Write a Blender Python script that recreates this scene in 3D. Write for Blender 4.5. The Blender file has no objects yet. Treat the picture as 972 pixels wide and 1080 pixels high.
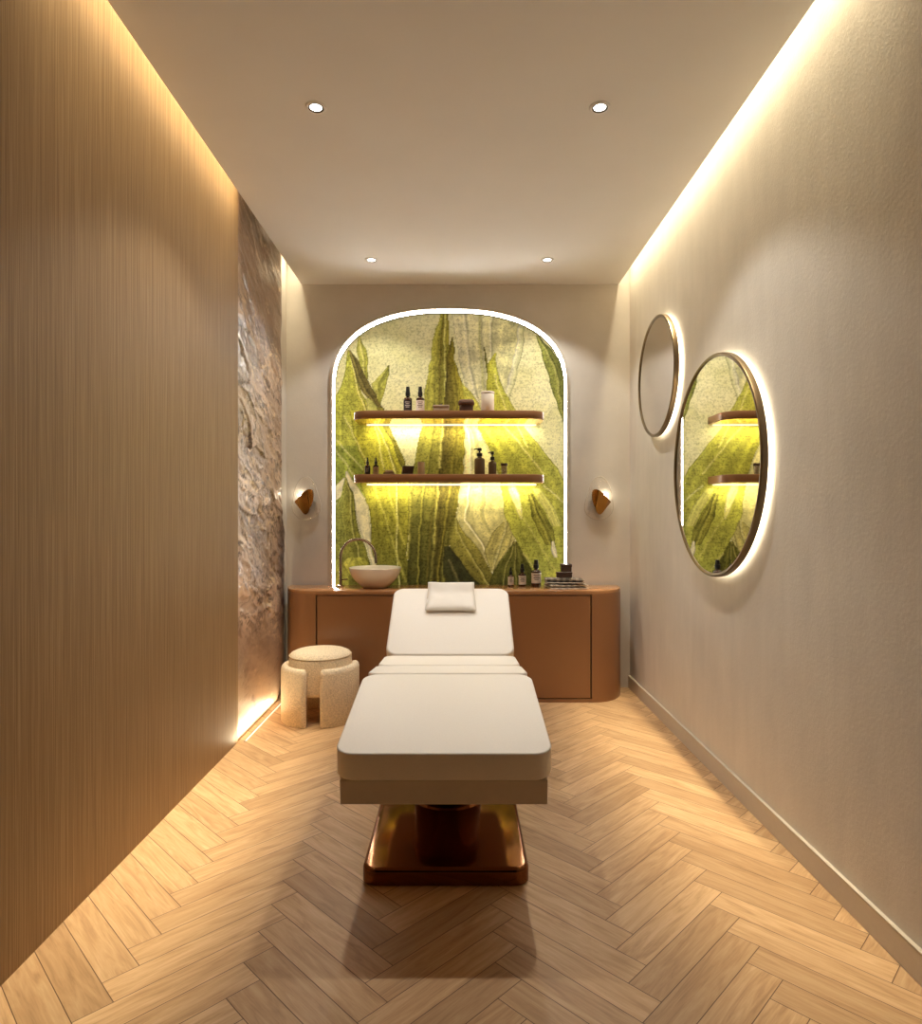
import bpy, bmesh, math, random
import numpy as np
from mathutils import Vector, Matrix, noise

random.seed(7)
PI = math.pi
S = bpy.context.scene
COL = S.collection
F = 685.0            # focal length in pixels of the 972x1080 frame
CX, CY = 484.0, 543.0  # where the room's depth lines meet
H = 1.25             # eye height


def lin(c):
    return tuple(((v / 255) / 12.92 if v / 255 <= .04045 else ((v / 255 + .055) / 1.055) ** 2.4) for v in c)


# ------------------------------------------------------------------ materials
def new_mat(name):
    m = bpy.data.materials.new(name)
    m.use_nodes = True
    nt = m.node_tree
    return m, nt, nt.nodes['Principled BSDF']


def nd(nt, typ, **kw):
    n = nt.nodes.new(typ)
    for k, v in kw.items():
        if k in n.inputs:
            n.inputs[k].default_value = v
        else:
            setattr(n, k, v)
    return n


def coords(nt, scale=(1, 1, 1), rot=(0, 0, 0), out='Object'):
    tc = nt.nodes.new('ShaderNodeTexCoord')
    mp = nt.nodes.new('ShaderNodeMapping')
    mp.inputs['Scale'].default_value = scale
    mp.inputs['Rotation'].default_value = rot
    nt.links.new(tc.outputs[out], mp.inputs['Vector'])
    return mp.outputs['Vector']


def ramp(nt, fac, stops):
    r = nt.nodes.new('ShaderNodeValToRGB')
    e = r.color_ramp.elements
    while len(e) < len(stops):
        e.new(.5)
    for k, (p, c) in enumerate(stops):
        e[k].position = p
        e[k].color = (*c, 1) if len(c) == 3 else c
    nt.links.new(fac, r.inputs['Fac'])
    return r.outputs['Color']


def bump(nt, b, height, strength, dist=.01):
    n = nd(nt, 'ShaderNodeBump')
    n.inputs['Strength'].default_value = strength
    n.inputs['Distance'].default_value = dist
    nt.links.new(height, n.inputs['Height'])
    nt.links.new(n.outputs['Normal'], b.inputs['Normal'])


def simple(name, rgb, rough=.5, metal=0, nscale=60, var=.06, bstr=0, bdist=.002, coat=0, spec=.5):
    m, nt, b = new_mat(name)
    c = lin(rgb)
    v = coords(nt)
    n = nd(nt, 'ShaderNodeTexNoise', Scale=nscale, Detail=4)
    nt.links.new(v, n.inputs['Vector'])
    lo = tuple(x * (1 - var) for x in c)
    hi = tuple(min(1, x * (1 + var)) for x in c)
    nt.links.new(ramp(nt, n.outputs['Fac'], [(.3, lo), (.7, hi)]), b.inputs['Base Color'])
    b.inputs['Roughness'].default_value = rough
    b.inputs['Metallic'].default_value = metal
    b.inputs['Coat Weight'].default_value = coat
    b.inputs['Specular IOR Level'].default_value = spec
    if bstr:
        bump(nt, b, n.outputs['Fac'], bstr, bdist)
    return m


def emis(name, rgb, strength):
    m, nt, b = new_mat(name)
    b.inputs['Base Color'].default_value = (.8, .8, .8, 1)
    b.inputs['Emission Color'].default_value = (*rgb, 1)
    b.inputs['Emission Strength'].default_value = strength
    return m


def plaster(name, rgb, bs):
    m, nt, b = new_mat(name)
    v = coords(nt)
    a = nd(nt, 'ShaderNodeTexNoise', Scale=1.7, Detail=6, Roughness=.65)
    f = nd(nt, 'ShaderNodeTexNoise', Scale=75, Detail=6, Roughness=.62)
    v2 = coords(nt, (1, 6, 1.4))
    st = nd(nt, 'ShaderNodeTexNoise', Scale=2.2, Detail=5, Roughness=.6)
    for q, vv in ((a, v), (f, v), (st, v2)):
        nt.links.new(vv, q.inputs['Vector'])
    c = lin(rgb)
    mix = nd(nt, 'ShaderNodeMath', operation='ADD')
    nt.links.new(a.outputs['Fac'], mix.inputs[0])
    nt.links.new(st.outputs['Fac'], mix.inputs[1])
    hf = nd(nt, 'ShaderNodeMath', operation='MULTIPLY')
    hf.inputs[1].default_value = .5
    nt.links.new(mix.outputs[0], hf.inputs[0])
    nt.links.new(ramp(nt, hf.outputs[0], [(.35, tuple(x * .93 for x in c)), (.65, tuple(x * 1.05 for x in c))]), b.inputs['Base Color'])
    b.inputs['Roughness'].default_value = .85
    b.inputs['Specular IOR Level'].default_value = .25
    s = nd(nt, 'ShaderNodeMath', operation='ADD')
    nt.links.new(f.outputs['Fac'], s.inputs[0])
    s.inputs[1].default_value = 0
    bump(nt, b, s.outputs[0], bs, .004)
    return m


M = {}
M['plaster_right'] = plaster('plaster_right', (212, 206, 196), .24)
M['plaster_back'] = plaster('plaster_back', (210, 204, 195), .22)
M['ceiling'] = simple('ceiling_paint', (237, 237, 236), .9, nscale=3, var=.015, spec=.2)
M['dark_wall'] = simple('low_bounce_wall', (58, 48, 38), .9, var=.04)
M['skirting'] = simple('skirting_paint', (200, 191, 176), .55, var=.02)
M['bed_white'] = simple('white_upholstery', (232, 224, 212), .5, nscale=220, var=.02, bstr=.05, bdist=.001)
M['bed_frame'] = simple('taupe_frame', (205, 192, 176), .45, nscale=40, var=.02)
M['welt'] = simple('welt_trim', (214, 196, 180), .5, var=.02)
M['bronze'] = simple('polished_bronze', (122, 78, 46), .1, 1.0, nscale=8, var=.05)
M['dark_bronze'] = simple('dark_bronze_frame', (122, 106, 84), .3, 1.0, nscale=30, var=.05)
M['steel'] = simple('brushed_nickel', (160, 145, 125), .25, 1.0, nscale=60, var=.06)
M['brass'] = simple('brushed_brass', (176, 124, 60), .22, 1.0, nscale=30, var=.06)
M['lacquer'] = simple('brown_lacquer', (146, 102, 66), .3, nscale=2.5, var=.03, coat=.25)
M['lacquer_lit'] = simple('brown_lacquer_lit', (166, 118, 76), .22, nscale=3, var=.05, coat=.35)  # same lacquer, lightened to paint in the light on the countertop
M['groove'] = simple('shadow_gap', (50, 30, 20), .7)
M['under_gloss'] = simple('polished_underside', (226, 180, 130), .07, 1.0, nscale=5, var=.03)
M['boucle'] = simple('cream_boucle', (232, 214, 184), .95, nscale=110, var=.16, bstr=.9, bdist=.006, spec=.15)
M['piping'] = simple('boucle_piping', (190, 168, 132), .9, nscale=120, var=.1)
M['ceramic'] = simple('white_ceramic', (236, 228, 216), .22, nscale=5, var=.01, coat=.3)
M['amber'] = simple('amber_glass', (64, 34, 20), .12, nscale=10, var=.05, coat=.6)
M['black'] = simple('black_plastic', (20, 17, 16), .35, nscale=50, var=.05)
M['label_white'] = simple('paper_label', (232, 220, 205), .7, nscale=50, var=.02)
M['label_tan'] = simple('tan_label', (206, 184, 150), .7, nscale=50, var=.03)
M['label_black'] = simple('black_label', (38, 32, 30), .6, nscale=50, var=.03)
M['ink'] = simple('grey_print', (95, 85, 78), .7, nscale=50, var=.03)
M['ink_light'] = simple('pale_print', (200, 190, 180), .7, nscale=50, var=.03)
M['frost'] = simple('frosted_jar', (226, 216, 198), .4, nscale=20, var=.04, coat=.2)
M['grey_bottle'] = simple('taupe_bottle', (132, 112, 88), .25, nscale=12, var=.06, coat=.4)
M['taupe_box'] = simple('taupe_box', (160, 142, 118), .6, nscale=30, var=.06)
M['brown_box'] = simple('dark_brown_box', (74, 50, 38), .5, nscale=30, var=.08)
M['brown_cloth'] = simple('brown_woven', (104, 76, 60), .9, nscale=90, var=.2, bstr=.5, bdist=.004)
M['candle'] = simple('ivory_wax', (206, 188, 158), .5, nscale=16, var=.04)
M['led_arch'] = emis('white_light_strip', (1, .95, .88), 38.0)
M['led_shelf'] = emis('warm_light_strip', (1, .84, .52), .75)
M['led_ring'] = emis('mirror_light_strip', (1, .87, .64), 6.0)
M['led_floor'] = emis('floor_light_strip', (1, .84, .56), .4)
M['led_cove'] = emis('cove_light_strip', (1, .84, .58), 3.0)
M['lens'] = emis('lamp_lens', (1, .95, .85), 12.0)
M['bulb'] = emis('sconce_bulb', (1, .87, .65), 45.0)


def towel_mat(name, a, b_):
    m, nt, b = new_mat(name)
    v = coords(nt)
    w = nd(nt, 'ShaderNodeTexWave', Scale=7.0, Distortion=3.0, Detail=2)
    w.bands_direction = 'X'
    nt.links.new(v, w.inputs['Vector'])
    nt.links.new(ramp(nt, w.outputs['Fac'], [(.35, lin(a)), (.6, lin(b_))]), b.inputs['Base Color'])
    b.inputs['Roughness'].default_value = .95
    n = nd(nt, 'ShaderNodeTexNoise', Scale=250)
    nt.links.new(v, n.inputs['Vector'])
    bump(nt, b, n.outputs['Fac'], .5, .003)
    return m


M['towel_light'] = towel_mat('striped_light_towel', (226, 216, 198), (176, 164, 146))
M['towel_dark'] = towel_mat('striped_dark_towel', (142, 128, 112), (100, 88, 76))


def glass_mat():
    m, nt, b = new_mat('clear_glass')
    out = nt.nodes['Material Output']
    tr = nd(nt, 'ShaderNodeBsdfTransparent')
    tr.inputs['Color'].default_value = (.99, .98, .97, 1)
    gl = nd(nt, 'ShaderNodeBsdfGlossy')
    gl.inputs['Roughness'].default_value = .06
    gl.inputs['Color'].default_value = (1, .96, .9, 1)
    lw0 = nd(nt, 'ShaderNodeLayerWeight', Blend=.5)
    lw = nd(nt, 'ShaderNodeMath', operation='POWER')
    nt.links.new(lw0.outputs['Facing'], lw.inputs[0])
    lw.inputs[1].default_value = 2.6
    lw2 = nd(nt, 'ShaderNodeMath', operation='MULTIPLY_ADD')
    nt.links.new(lw.outputs[0], lw2.inputs[0])
    lw2.inputs[1].default_value = .9
    lw2.inputs[2].default_value = .05
    n = nd(nt, 'ShaderNodeTexNoise', Scale=14, Detail=2)
    nt.links.new(coords(nt), n.inputs['Vector'])
    bp = nd(nt, 'ShaderNodeBump')
    bp.inputs['Strength'].default_value = .4
    nt.links.new(n.outputs['Fac'], bp.inputs['Height'])
    nt.links.new(bp.outputs['Normal'], gl.inputs['Normal'])
    mx = nd(nt, 'ShaderNodeMixShader')
    nt.links.new(lw2.outputs[0], mx.inputs['Fac'])
    nt.links.new(tr.outputs[0], mx.inputs[1])
    nt.links.new(gl.outputs[0], mx.inputs[2])
    nt.links.new(mx.outputs[0], out.inputs['Surface'])
    nt.nodes.remove(b)
    return m


M['glass'] = glass_mat()
M['jar_glass'] = simple('thin_jar_glass', (236, 226, 200), .1, nscale=20, var=.03)
M['jar_glass'].node_tree.nodes['Principled BSDF'].inputs['Alpha'].default_value = .32
M['glass_edge'] = simple('polished_glass_edge', (244, 232, 214), .15, nscale=20, var=.03)
M['glass_edge'].node_tree.nodes['Principled BSDF'].inputs['Alpha'].default_value = .55


def mirror_mat():
    m, nt, b = new_mat('mirror_glass')
    n = nd(nt, 'ShaderNodeTexNoise', Scale=3)
    nt.links.new(coords(nt), n.inputs['Vector'])
    nt.links.new(ramp(nt, n.outputs['Fac'], [(.3, (.84, .83, .8)), (.7, (.86, .85, .82))]), b.inputs['Base Color'])
    b.inputs['Metallic'].default_value = 1
    b.inputs['Roughness'].default_value = .012
    return m


M['mirror'] = mirror_mat()


def wood_wall_mat():
    m, nt, b = new_mat('vertical_oak_veneer')
    v = coords(nt, (1, 60, .6))
    a = nd(nt, 'ShaderNodeTexNoise', Scale=2.6, Detail=8, Roughness=.62, Distortion=.3)
    v2 = coords(nt, (1, 130, 1.6))
    f = nd(nt, 'ShaderNodeTexNoise', Scale=3.0, Detail=5, Roughness=.6)
    nt.links.new(v, a.inputs['Vector'])
    nt.links.new(v2, f.inputs['Vector'])
    s = nd(nt, 'ShaderNodeMath', operation='MULTIPLY_ADD')
    nt.links.new(f.outputs['Fac'], s.inputs[0])
    s.inputs[1].default_value = .55
    nt.links.new(a.outputs['Fac'], s.inputs[2])
    nt.links.new(ramp(nt, s.outputs[0], [(.5, lin((122, 95, 63))), (.78, lin((147, 118, 82))), (1.0, lin((168, 139, 101)))]), b.inputs['Base Color'])
    b.inputs['Roughness'].default_value = .55
    b.inputs['Specular IOR Level'].default_value = .35
    bump(nt, b, s.outputs[0], .25, .002)
    return m


M['wood_wall'] = wood_wall_mat()


def floor_mat():
    m, nt, b = new_mat('herringbone_oak')
    uv = nt.nodes.new('ShaderNodeUVMap')
    uv.uv_map = 'UVMap'
    at = nt.nodes.new('ShaderNodeAttribute')
    at.attribute_name = 'plank'
    sep = nt.nodes.new('ShaderNodeSeparateColor')
    nt.links.new(at.outputs['Color'], sep.inputs['Color'])
    # grain along the plank, shifted per plank
    off = nd(nt, 'ShaderNodeVectorMath', operation='MULTIPLY_ADD')
    nt.links.new(at.outputs['Color'], off.inputs[0])
    off.inputs[1].default_value = (37, 53, 29)
    nt.links.new(uv.outputs['UV'], off.inputs[2])
    mp = nt.nodes.new('ShaderNodeMapping')
    mp.inputs['Scale'].default_value = (1.5, 13, 1)
    nt.links.new(off.outputs['Vector'], mp.inputs['Vector'])
    g = nd(nt, 'ShaderNodeTexNoise', Scale=2.6, Detail=7, Roughness=.6, Distortion=1.3)
    nt.links.new(mp.outputs['Vector'], g.inputs['Vector'])
    mp2 = nt.nodes.new('ShaderNodeMapping')
    mp2.inputs['Scale'].default_value = (5, 110, 1)
    nt.links.new(off.outputs['Vector'], mp2.inputs['Vector'])
    g2 = nd(nt, 'ShaderNodeTexNoise', Scale=2.2, Detail=4)
    nt.links.new(mp2.outputs['Vector'], g2.inputs['Vector'])
    a = nd(nt, 'ShaderNodeMath', operation='MULTIPLY_ADD')
    nt.links.new(g2.outputs['Fac'], a.inputs[0])
    a.inputs[1].default_value = .3
    nt.links.new(g.outputs['Fac'], a.inputs[2])
    grain = ramp(nt, a.outputs[0], [(.42, lin((168, 133, 96))), (.62, lin((194, 158, 117))), (.9, lin((214, 182, 141)))])
    tone = ramp(nt, sep.outputs['Red'], [(0, (.76, .73, .70)), (.5, (.95, .94, .93)), (1, (1.08, 1.08, 1.08))])
    mul = nd(nt, 'ShaderNodeMix', data_type='RGBA', blend_type='MULTIPLY')
    mul.inputs['Factor'].default_value = 1
    nt.links.new(grain, mul.inputs['A'])
    nt.links.new(tone, mul.inputs['B'])
    # joint lines from the distance to the plank's edges
    sx = nt.nodes.new('ShaderNodeSeparateXYZ')
    nt.links.new(uv.outputs['UV'], sx.inputs['Vector'])

    def edge(o, size):
        s1 = nd(nt, 'ShaderNodeMath', operation='SUBTRACT')
        s1.inputs[0].default_value = size
        nt.links.new(o, s1.inputs[1])
        mn = nd(nt, 'ShaderNodeMath', operation='MINIMUM')
        nt.links.new(o, mn.inputs[0])
        nt.links.new(s1.outputs[0], mn.inputs[1])
        return mn.outputs[0]
    mn = nd(nt, 'ShaderNodeMath', operation='MINIMUM')
    nt.links.new(edge(sx.outputs['X'], PL), mn.inputs[0])
    nt.links.new(edge(sx.outputs['Y'], PW), mn.inputs[1])
    mr = nd(nt, 'ShaderNodeMapRange')
    mr.inputs['From Min'].default_value = .0005
    mr.inputs['From Max'].default_value = .0017
    nt.links.new(mn.outputs[0], mr.inputs['Value'])
    mj = nd(nt, 'ShaderNodeMix', data_type='RGBA')
    nt.links.new(mr.outputs[0], mj.inputs['Factor'])
    mj.inputs['A'].default_value = (*lin((84, 56, 32)), 1)
    nt.links.new(mul.outputs['Result'], mj.inputs['B'])
    nt.links.new(mj.outputs['Result'], b.inputs['Base Color'])
    b.inputs['Roughness'].default_value = .42
    b.inputs['Specular IOR Level'].default_value = .4
    s = nd(nt, 'ShaderNodeMath', operation='MULTIPLY_ADD')
    nt.links.new(a.outputs[0], s.inputs[0])
    s.inputs[1].default_value = .25
    nt.links.new(mr.outputs[0], s.inputs[2])
    bump(nt, b, s.outputs[0], .35, .0015)
    return m


PL, PW = .4968, .0956
M['floor'] = floor_mat()


def stone_mat():
    m, nt, b = new_mat('brown_rock_slab')
    at = nt.nodes.new('ShaderNodeAttribute')
    at.attribute_name = 'tone'
    v3 = coords(nt, (1, .38, 1), (.55, 0, 0))
    st = nd(nt, 'ShaderNodeTexNoise', Scale=14, Detail=9, Roughness=.68, Distortion=.9)
    nt.links.new(v3, st.inputs['Vector'])
    c2 = ramp(nt, st.outputs['Fac'], [(.33, (.5, .45, .42)), (.46, (1, 1, 1)), (.6, (1.05, 1.04, 1.0)), (.7, (1.5, 1.4, 1.25))])
    mul = nd(nt, 'ShaderNodeMix', data_type='RGBA', blend_type='MULTIPLY')
    mul.inputs['Factor'].default_value = .8
    nt.links.new(at.outputs['Color'], mul.inputs['A'])
    nt.links.new(c2, mul.inputs['B'])
    nt.links.new(mul.outputs['Result'], b.inputs['Base Color'])
    b.inputs['Roughness'].default_value = .28
    b.inputs['Coat Weight'].default_value = .2
    bump(nt, b, st.outputs['Fac'], .4, .008)
    return m


M['stone'] = stone_mat()


def mural_mat():
    m, nt, b = new_mat('printed_leaf_fabric')
    at = nt.nodes.new('ShaderNodeAttribute')
    at.attribute_name = 'print'
    v = coords(nt, (1, 1, 1))
    n = nd(nt, 'ShaderNodeTexNoise', Scale=62, Detail=3, Roughness=.75)
    nt.links.new(v, n.inputs['Vector'])
    vx = coords(nt, (8, 1, 90))
    wx = nd(nt, 'ShaderNodeTexNoise', Scale=1.6, Detail=3)
    nt.links.new(vx, wx.inputs['Vector'])
    ad = nd(nt, 'ShaderNodeMath', operation='MULTIPLY_ADD')
    nt.links.new(wx.outputs['Fac'], ad.inputs[0])
    ad.inputs[1].default_value = .35
    nt.links.new(n.outputs['Fac'], ad.inputs[2])
    sp = ramp(nt, ad.outputs[0], [(.5, (.42, .42, .36)), (.68, (.97, .97, .97)), (.9, (1.12, 1.12, 1.08))])
    mul = nd(nt, 'ShaderNodeMix', data_type='RGBA', blend_type='MULTIPLY')
    nt.links.new(at.outputs['Alpha'], mul.inputs['Factor'])
    nt.links.new(at.outputs['Color'], mul.inputs['A'])
    nt.links.new(sp, mul.inputs['B'])
    nt.links.new(mul.outputs['Result'], b.inputs['Base Color'])
    nt.links.new(mul.outputs['Result'], b.inputs['Emission Color'])
    b.inputs['Emission Strength'].default_value = .30   # back-lit fabric
    b.inputs['Roughness'].default_value = .8
    b.inputs['Specular IOR Level'].default_value = .2
    bump(nt, b, n.outputs['Fac'], .15, .002)
    return m


M['mural'] = mural_mat()


# ------------------------------------------------------------------ object helpers
def thing(name, label, cat, loc=(0, 0, 0), rotz=0, group=None):
    o = bpy.data.objects.new(name, None)
    COL.objects.link(o)
    o.empty_display_size = .05
    o.location = loc
    o.rotation_euler = (0, 0, rotz)
    return tag(o, label, cat, group)


def tag(o, label, cat, group=None):
    o['label'] = label
    o['category'] = cat
    if group:
        o['group'] = group
    return o


def obj(name, bm, mat, parent=None, smooth=True, angle=35, kind=None, mats=None):
    me = bpy.data.meshes.new(name)
    bmesh.ops.recalc_face_normals(bm, faces=bm.faces)
    bm.to_mesh(me)
    bm.free()
    if smooth:
        me.polygons.foreach_set('use_smooth', [True] * len(me.polygons))
        me.set_sharp_from_angle(angle=math.radians(angle))
    for m in (mats or [mat]):
        me.materials.append(M[m])
    o = bpy.data.objects.new(name, me)
    COL.objects.link(o)
    if parent:
        o.parent = parent
    if kind:
        o['kind'] = kind
    return o


def box(bm, x0, x1, y0, y1, z0, z1, bev=0, seg=2, mi=0, mat=None):
    r = bmesh.ops.create_cube(bm, size=1)
    vs = r['verts']
    for v in vs:
        v.co = Vector((x0 + (v.co.x + .5) * (x1 - x0), y0 + (v.co.y + .5) * (y1 - y0), z0 + (v.co.z + .5) * (z1 - z0)))
        if mat:
            v.co = mat @ v.co
    fs = {f for v in vs for f in v.link_faces}
    for f in fs:
        f.material_index = mi
    if bev:
        es = list({e for v in vs for e in v.link_edges})
        bmesh.ops.bevel(bm, geom=es, offset=bev, segments=seg, profile=.5, affect='EDGES')
    return bm


def BM():
    return bmesh.new()


def lathe(bm, prof, seg=32, c=(0, 0), mi=0):
    rings = []
    for r, z in prof:
        if r < 1e-6:
            rings.append([bm.verts.new((c[0], c[1], z))])
        else:
            rings.append([bm.verts.new((c[0] + r * math.cos(2 * PI * k / seg), c[1] + r * math.sin(2 * PI * k / seg), z)) for k in range(seg)])
    for a, b in zip(rings, rings[1:]):
        for k in range(seg):
            j = (k + 1) % seg
            if len(a) == 1 and len(b) == 1:
                continue
            if len(a) == 1:
                f = bm.faces.new((a[0], b[k], b[j]))
            elif len(b) == 1:
                f = bm.faces.new((a[k], a[j], b[0]))
            else:
                f = bm.faces.new((a[k], a[j], b[j], b[k]))
            f.material_index = mi
    return bm


def tube(bm, pts, rad, seg=12, closed=False, mi=0):
    pts = [Vector(p) for p in pts]
    n = len(pts)
    rings = []
    ref = None
    for i, p in enumerate(pts):
        if closed:
            t = (pts[(i + 1) % n] - pts[i - 1]).normalized()
        else:
            t = (pts[min(i + 1, n - 1)] - pts[max(i - 1, 0)]).normalized()
        if ref is None:
            ref = t.orthogonal().normalized()
        ref = (ref - t * ref.dot(t)).normalized()
        b = t.cross(ref)
        r = rad[i] if isinstance(rad, (list, tuple)) else rad
        rings.append([bm.verts.new(p + (ref * math.cos(2 * PI * k / seg) + b * math.sin(2 * PI * k / seg)) * r) for k in range(seg)])
    m = n if closed else n - 1
    for i in range(m):
        a, b = rings[i], rings[(i + 1) % n]
        sh = 0
        if closed and i == n - 1:
            sh = min(range(seg), key=lambda s: (a[0].co - b[s].co).length)
        for k in range(seg):
            f = bm.faces.new((a[k], a[(k + 1) % seg], b[(k + 1 + sh) % seg], b[(k + sh) % seg]))
            f.material_index = mi
    if not closed:
        bm.faces.new(rings[0][::-1])
        bm.faces.new(rings[-1])
    return bm


def rrect(x0, x1, y0, y1, r, seg=10, corners=(1, 1, 1, 1)):
    """plan outline, corner order: front left, front right, rear right, rear left"""
    pts = []
    spec = [(x0, y0, 180), (x1, y0, 270), (x1, y1, 0), (x0, y1, 90)]
    for k, (x, y, a0) in enumerate(spec):
        rr = r if corners[k] else min(r, .006)
        cx = x + rr if x == x0 else x - rr
        cy = y + rr if y == y0 else y - rr
        for s in range(seg + 1):
            a = math.radians(a0 + 90 * s / seg)
            pts.append((cx + rr * math.cos(a), cy + rr * math.sin(a)))
    return pts


def loft(bm, pts, layers, mat=None):
    """outline pts lofted through layers (inset, z), capped both ends"""
    cx = sum(p[0] for p in pts) / len(pts)
    cy = sum(p[1] for p in pts) / len(pts)
    n = len(pts)
    rings = []
    for inset, z in layers:
        ring = []
        for i, (x, y) in enumerate(pts):
            a, b = Vector(pts[i - 1]), Vector(pts[(i + 1) % n])
            t = (b - a)
            t = t.normalized() if t.length > 1e-9 else Vector((1, 0))
            nx, ny = -t.y, t.x      # inward for counter-clockwise outlines
            co = Vector((x + nx * inset, y + ny * inset, z))
            ring.append(bm.verts.new(mat @ co if mat else co))
        rings.append(ring)
    for a, b in zip(rings, rings[1:]):
        for k in range(n):
            bm.faces.new((a[k], a[(k + 1) % n], b[(k + 1) % n], b[k]))
    bm.faces.new(rings[0][::-1])
    bm.faces.new(rings[-1])
    return bm


def round_layers(z0, z1, r, seg=4):
    L = [(r - r * math.sin(a), z0 + r - r * math.cos(a)) for a in [PI / 2 * k / seg for k in range(seg + 1)]]
    L += [(r - r * math.cos(a), z1 - r + r * math.sin(a)) for a in [PI / 2 * k / seg for k in range(seg + 1)]]
    return L


def W(px, py, Y):
    return Vector(((px - CX) / F * Y, Y, H - (py - CY) / F * Y))


# ------------------------------------------------------------------ room shell
YB, YF = 4.705, -1.3
XR = 1.236
XL, XLR = -1.215, -1.25
ZC, ZT = 2.919, 3.26
CEIL_L, CEIL_R = -1.14, 1.154
STONE_Y = 3.57

bm = box(BM(), XR, XR + .12, YF, YB + .12, 0, ZT)
obj('wall_right', bm, 'plaster_right', kind='structure')
bm = box(BM(), XLR - .1, XR, YB, YB + .12, 0, ZT)
obj('wall_back', bm, 'plaster_back', kind='structure')
bm = box(BM(), XLR - .1, XL, YF, STONE_Y, 0, ZT)
obj('wall_left', bm, 'wood_wall', kind='structure')
bm = box(BM(), XLR - .1, XLR, STONE_Y, YB, 0, ZT)
obj('wall_left_rear', bm, 'plaster_back', kind='structure')
bm = box(BM(), XLR - .1, XR + .12, YF - .12, YF, 0, ZT)
obj('wall_front', bm, 'dark_wall', kind='structure')  # unseen wall, darkened to cut the bounce onto the bed front
bm = box(BM(), CEIL_L, CEIL_R, YF, YB, ZC, ZC + .07)
obj('ceiling', bm, 'ceiling', kind='structure')
bm = box(BM(), XLR - .1, XR + .12, YF - .12, YB + .12, ZT, ZT + .1)
obj('ceiling_upper', bm, 'ceiling', kind='structure')

# skirting along the right wall with its thin raised top edge
bm = box(BM(), XR - .012, XR, YF, YB, 0, .082)
box(bm, XR - .014, XR, YF, YB, .084, .09, .0015)
obj('baseboard_right', bm, 'skirting', kind='structure')

# herringbone floor
bm = BM()
uvl = bm.loops.layers.uv.new('UVMap')
cl = bm.loops.layers.float_color.new('plank')
X0, Y0 = -.886, 1.395
r2 = math.sqrt(2)
rng = random.Random(3)


def plank(a0, a1, b0, b1, alongA):
    cs = [(a0, b0), (a1, b0), (a1, b1), (a0, b1)]
    P = [((a - b) / r2 + X0, (a + b) / r2 + Y0) for a, b in cs]
    if max(p[0] for p in P) < XLR or min(p[0] for p in P) > XR or max(p[1] for p in P) < YF or min(p[1] for p in P) > YB:
        return
    f = bm.faces.new([bm.verts.new((x, y, 0)) for x, y in P])
    col = (rng.random(), rng.random(), rng.random(), 1)
    for lp, (a, b) in zip(f.loops, cs):
        lp[uvl].uv = (a - a0, b - b0) if alongA else (b - b0, a - a0)
        lp[cl] = col


for j in range(-3, 4):
    ta, tb = -PL * j, PL * j
    for k in range(-25, 45):
        a, b = ta + k * PW, tb + k * PW
        plank(a, a + PL, b, b + PW, True)
        plank(a - PW, a, b, b + PL, False)
for co, no in (((XLR, 0, 0), (-1, 0, 0)), ((XR, 0, 0), (1, 0, 0)), ((0, YF, 0), (0, -1, 0)), ((0, YB, 0), (0, 1, 0))):
    bmesh.ops.bisect_plane(bm, geom=bm.verts[:] + bm.edges[:] + bm.faces[:], plane_co=co, plane_no=no, clear_outer=True)
fl = obj('floor', bm, 'floor', kind='structure', smooth=False)
if fl.data.polygons[0].normal.z < 0:
    fl.data.flip_normals()
bm = box(BM(), XLR - .1, XR + .12, YF - .12, YB + .12, -.08, -.002)
obj('floor_slab', bm, 'groove', kind='structure')


# ------------------------------------------------------------------ lamps
def area(name, loc, rot, sx, sy, power, col, spread=PI):
    l = bpy.data.lights.new(name, 'AREA')
    l.shape = 'RECTANGLE'
    l.size, l.size_y = sx, sy
    l.energy = power
    l.color = col
    l.spread = spread
    o = bpy.data.objects.new(name, l)
    COL.objects.link(o)
    o.location = loc
    o.rotation_euler = rot
    return o


COVE = (1, .84, .55)
COVE_W = 7.5


def cove(name, x, y0, y1, power, label, tilt=0):
    t = thing(name, label, 'light strip', (x, (y0 + y1) / 2, 3.225))
    h = (y1 - y0) / 2
    obj('channel', box(BM(), -.02, .02, -h, h, 0, .012), 'skirting', t)
    obj('diffuser', box(BM(), -.016, .016, -h, h, -.004, 0), 'led_cove', t)
    area(name + '_lamp', (x, (y0 + y1) / 2, 3.217), (0, tilt, 0), .03, y1 - y0, power * (y1 - y0), COVE, math.radians(50))


cove('cove_light', 1.200, 1.75, YB - .03, COVE_W * .72, 'hidden warm light strip in the ceiling slot along the right plaster wall')
cove('cove_light', -1.182, 1.75, STONE_Y - .02, COVE_W, 'hidden warm light strip in the ceiling slot above the wooden wall')
cove('cove_light', -1.20, 4.47, YB - .02, COVE_W * .8, 'short hidden light strip in the ceiling slot behind the rock slab')

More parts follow.
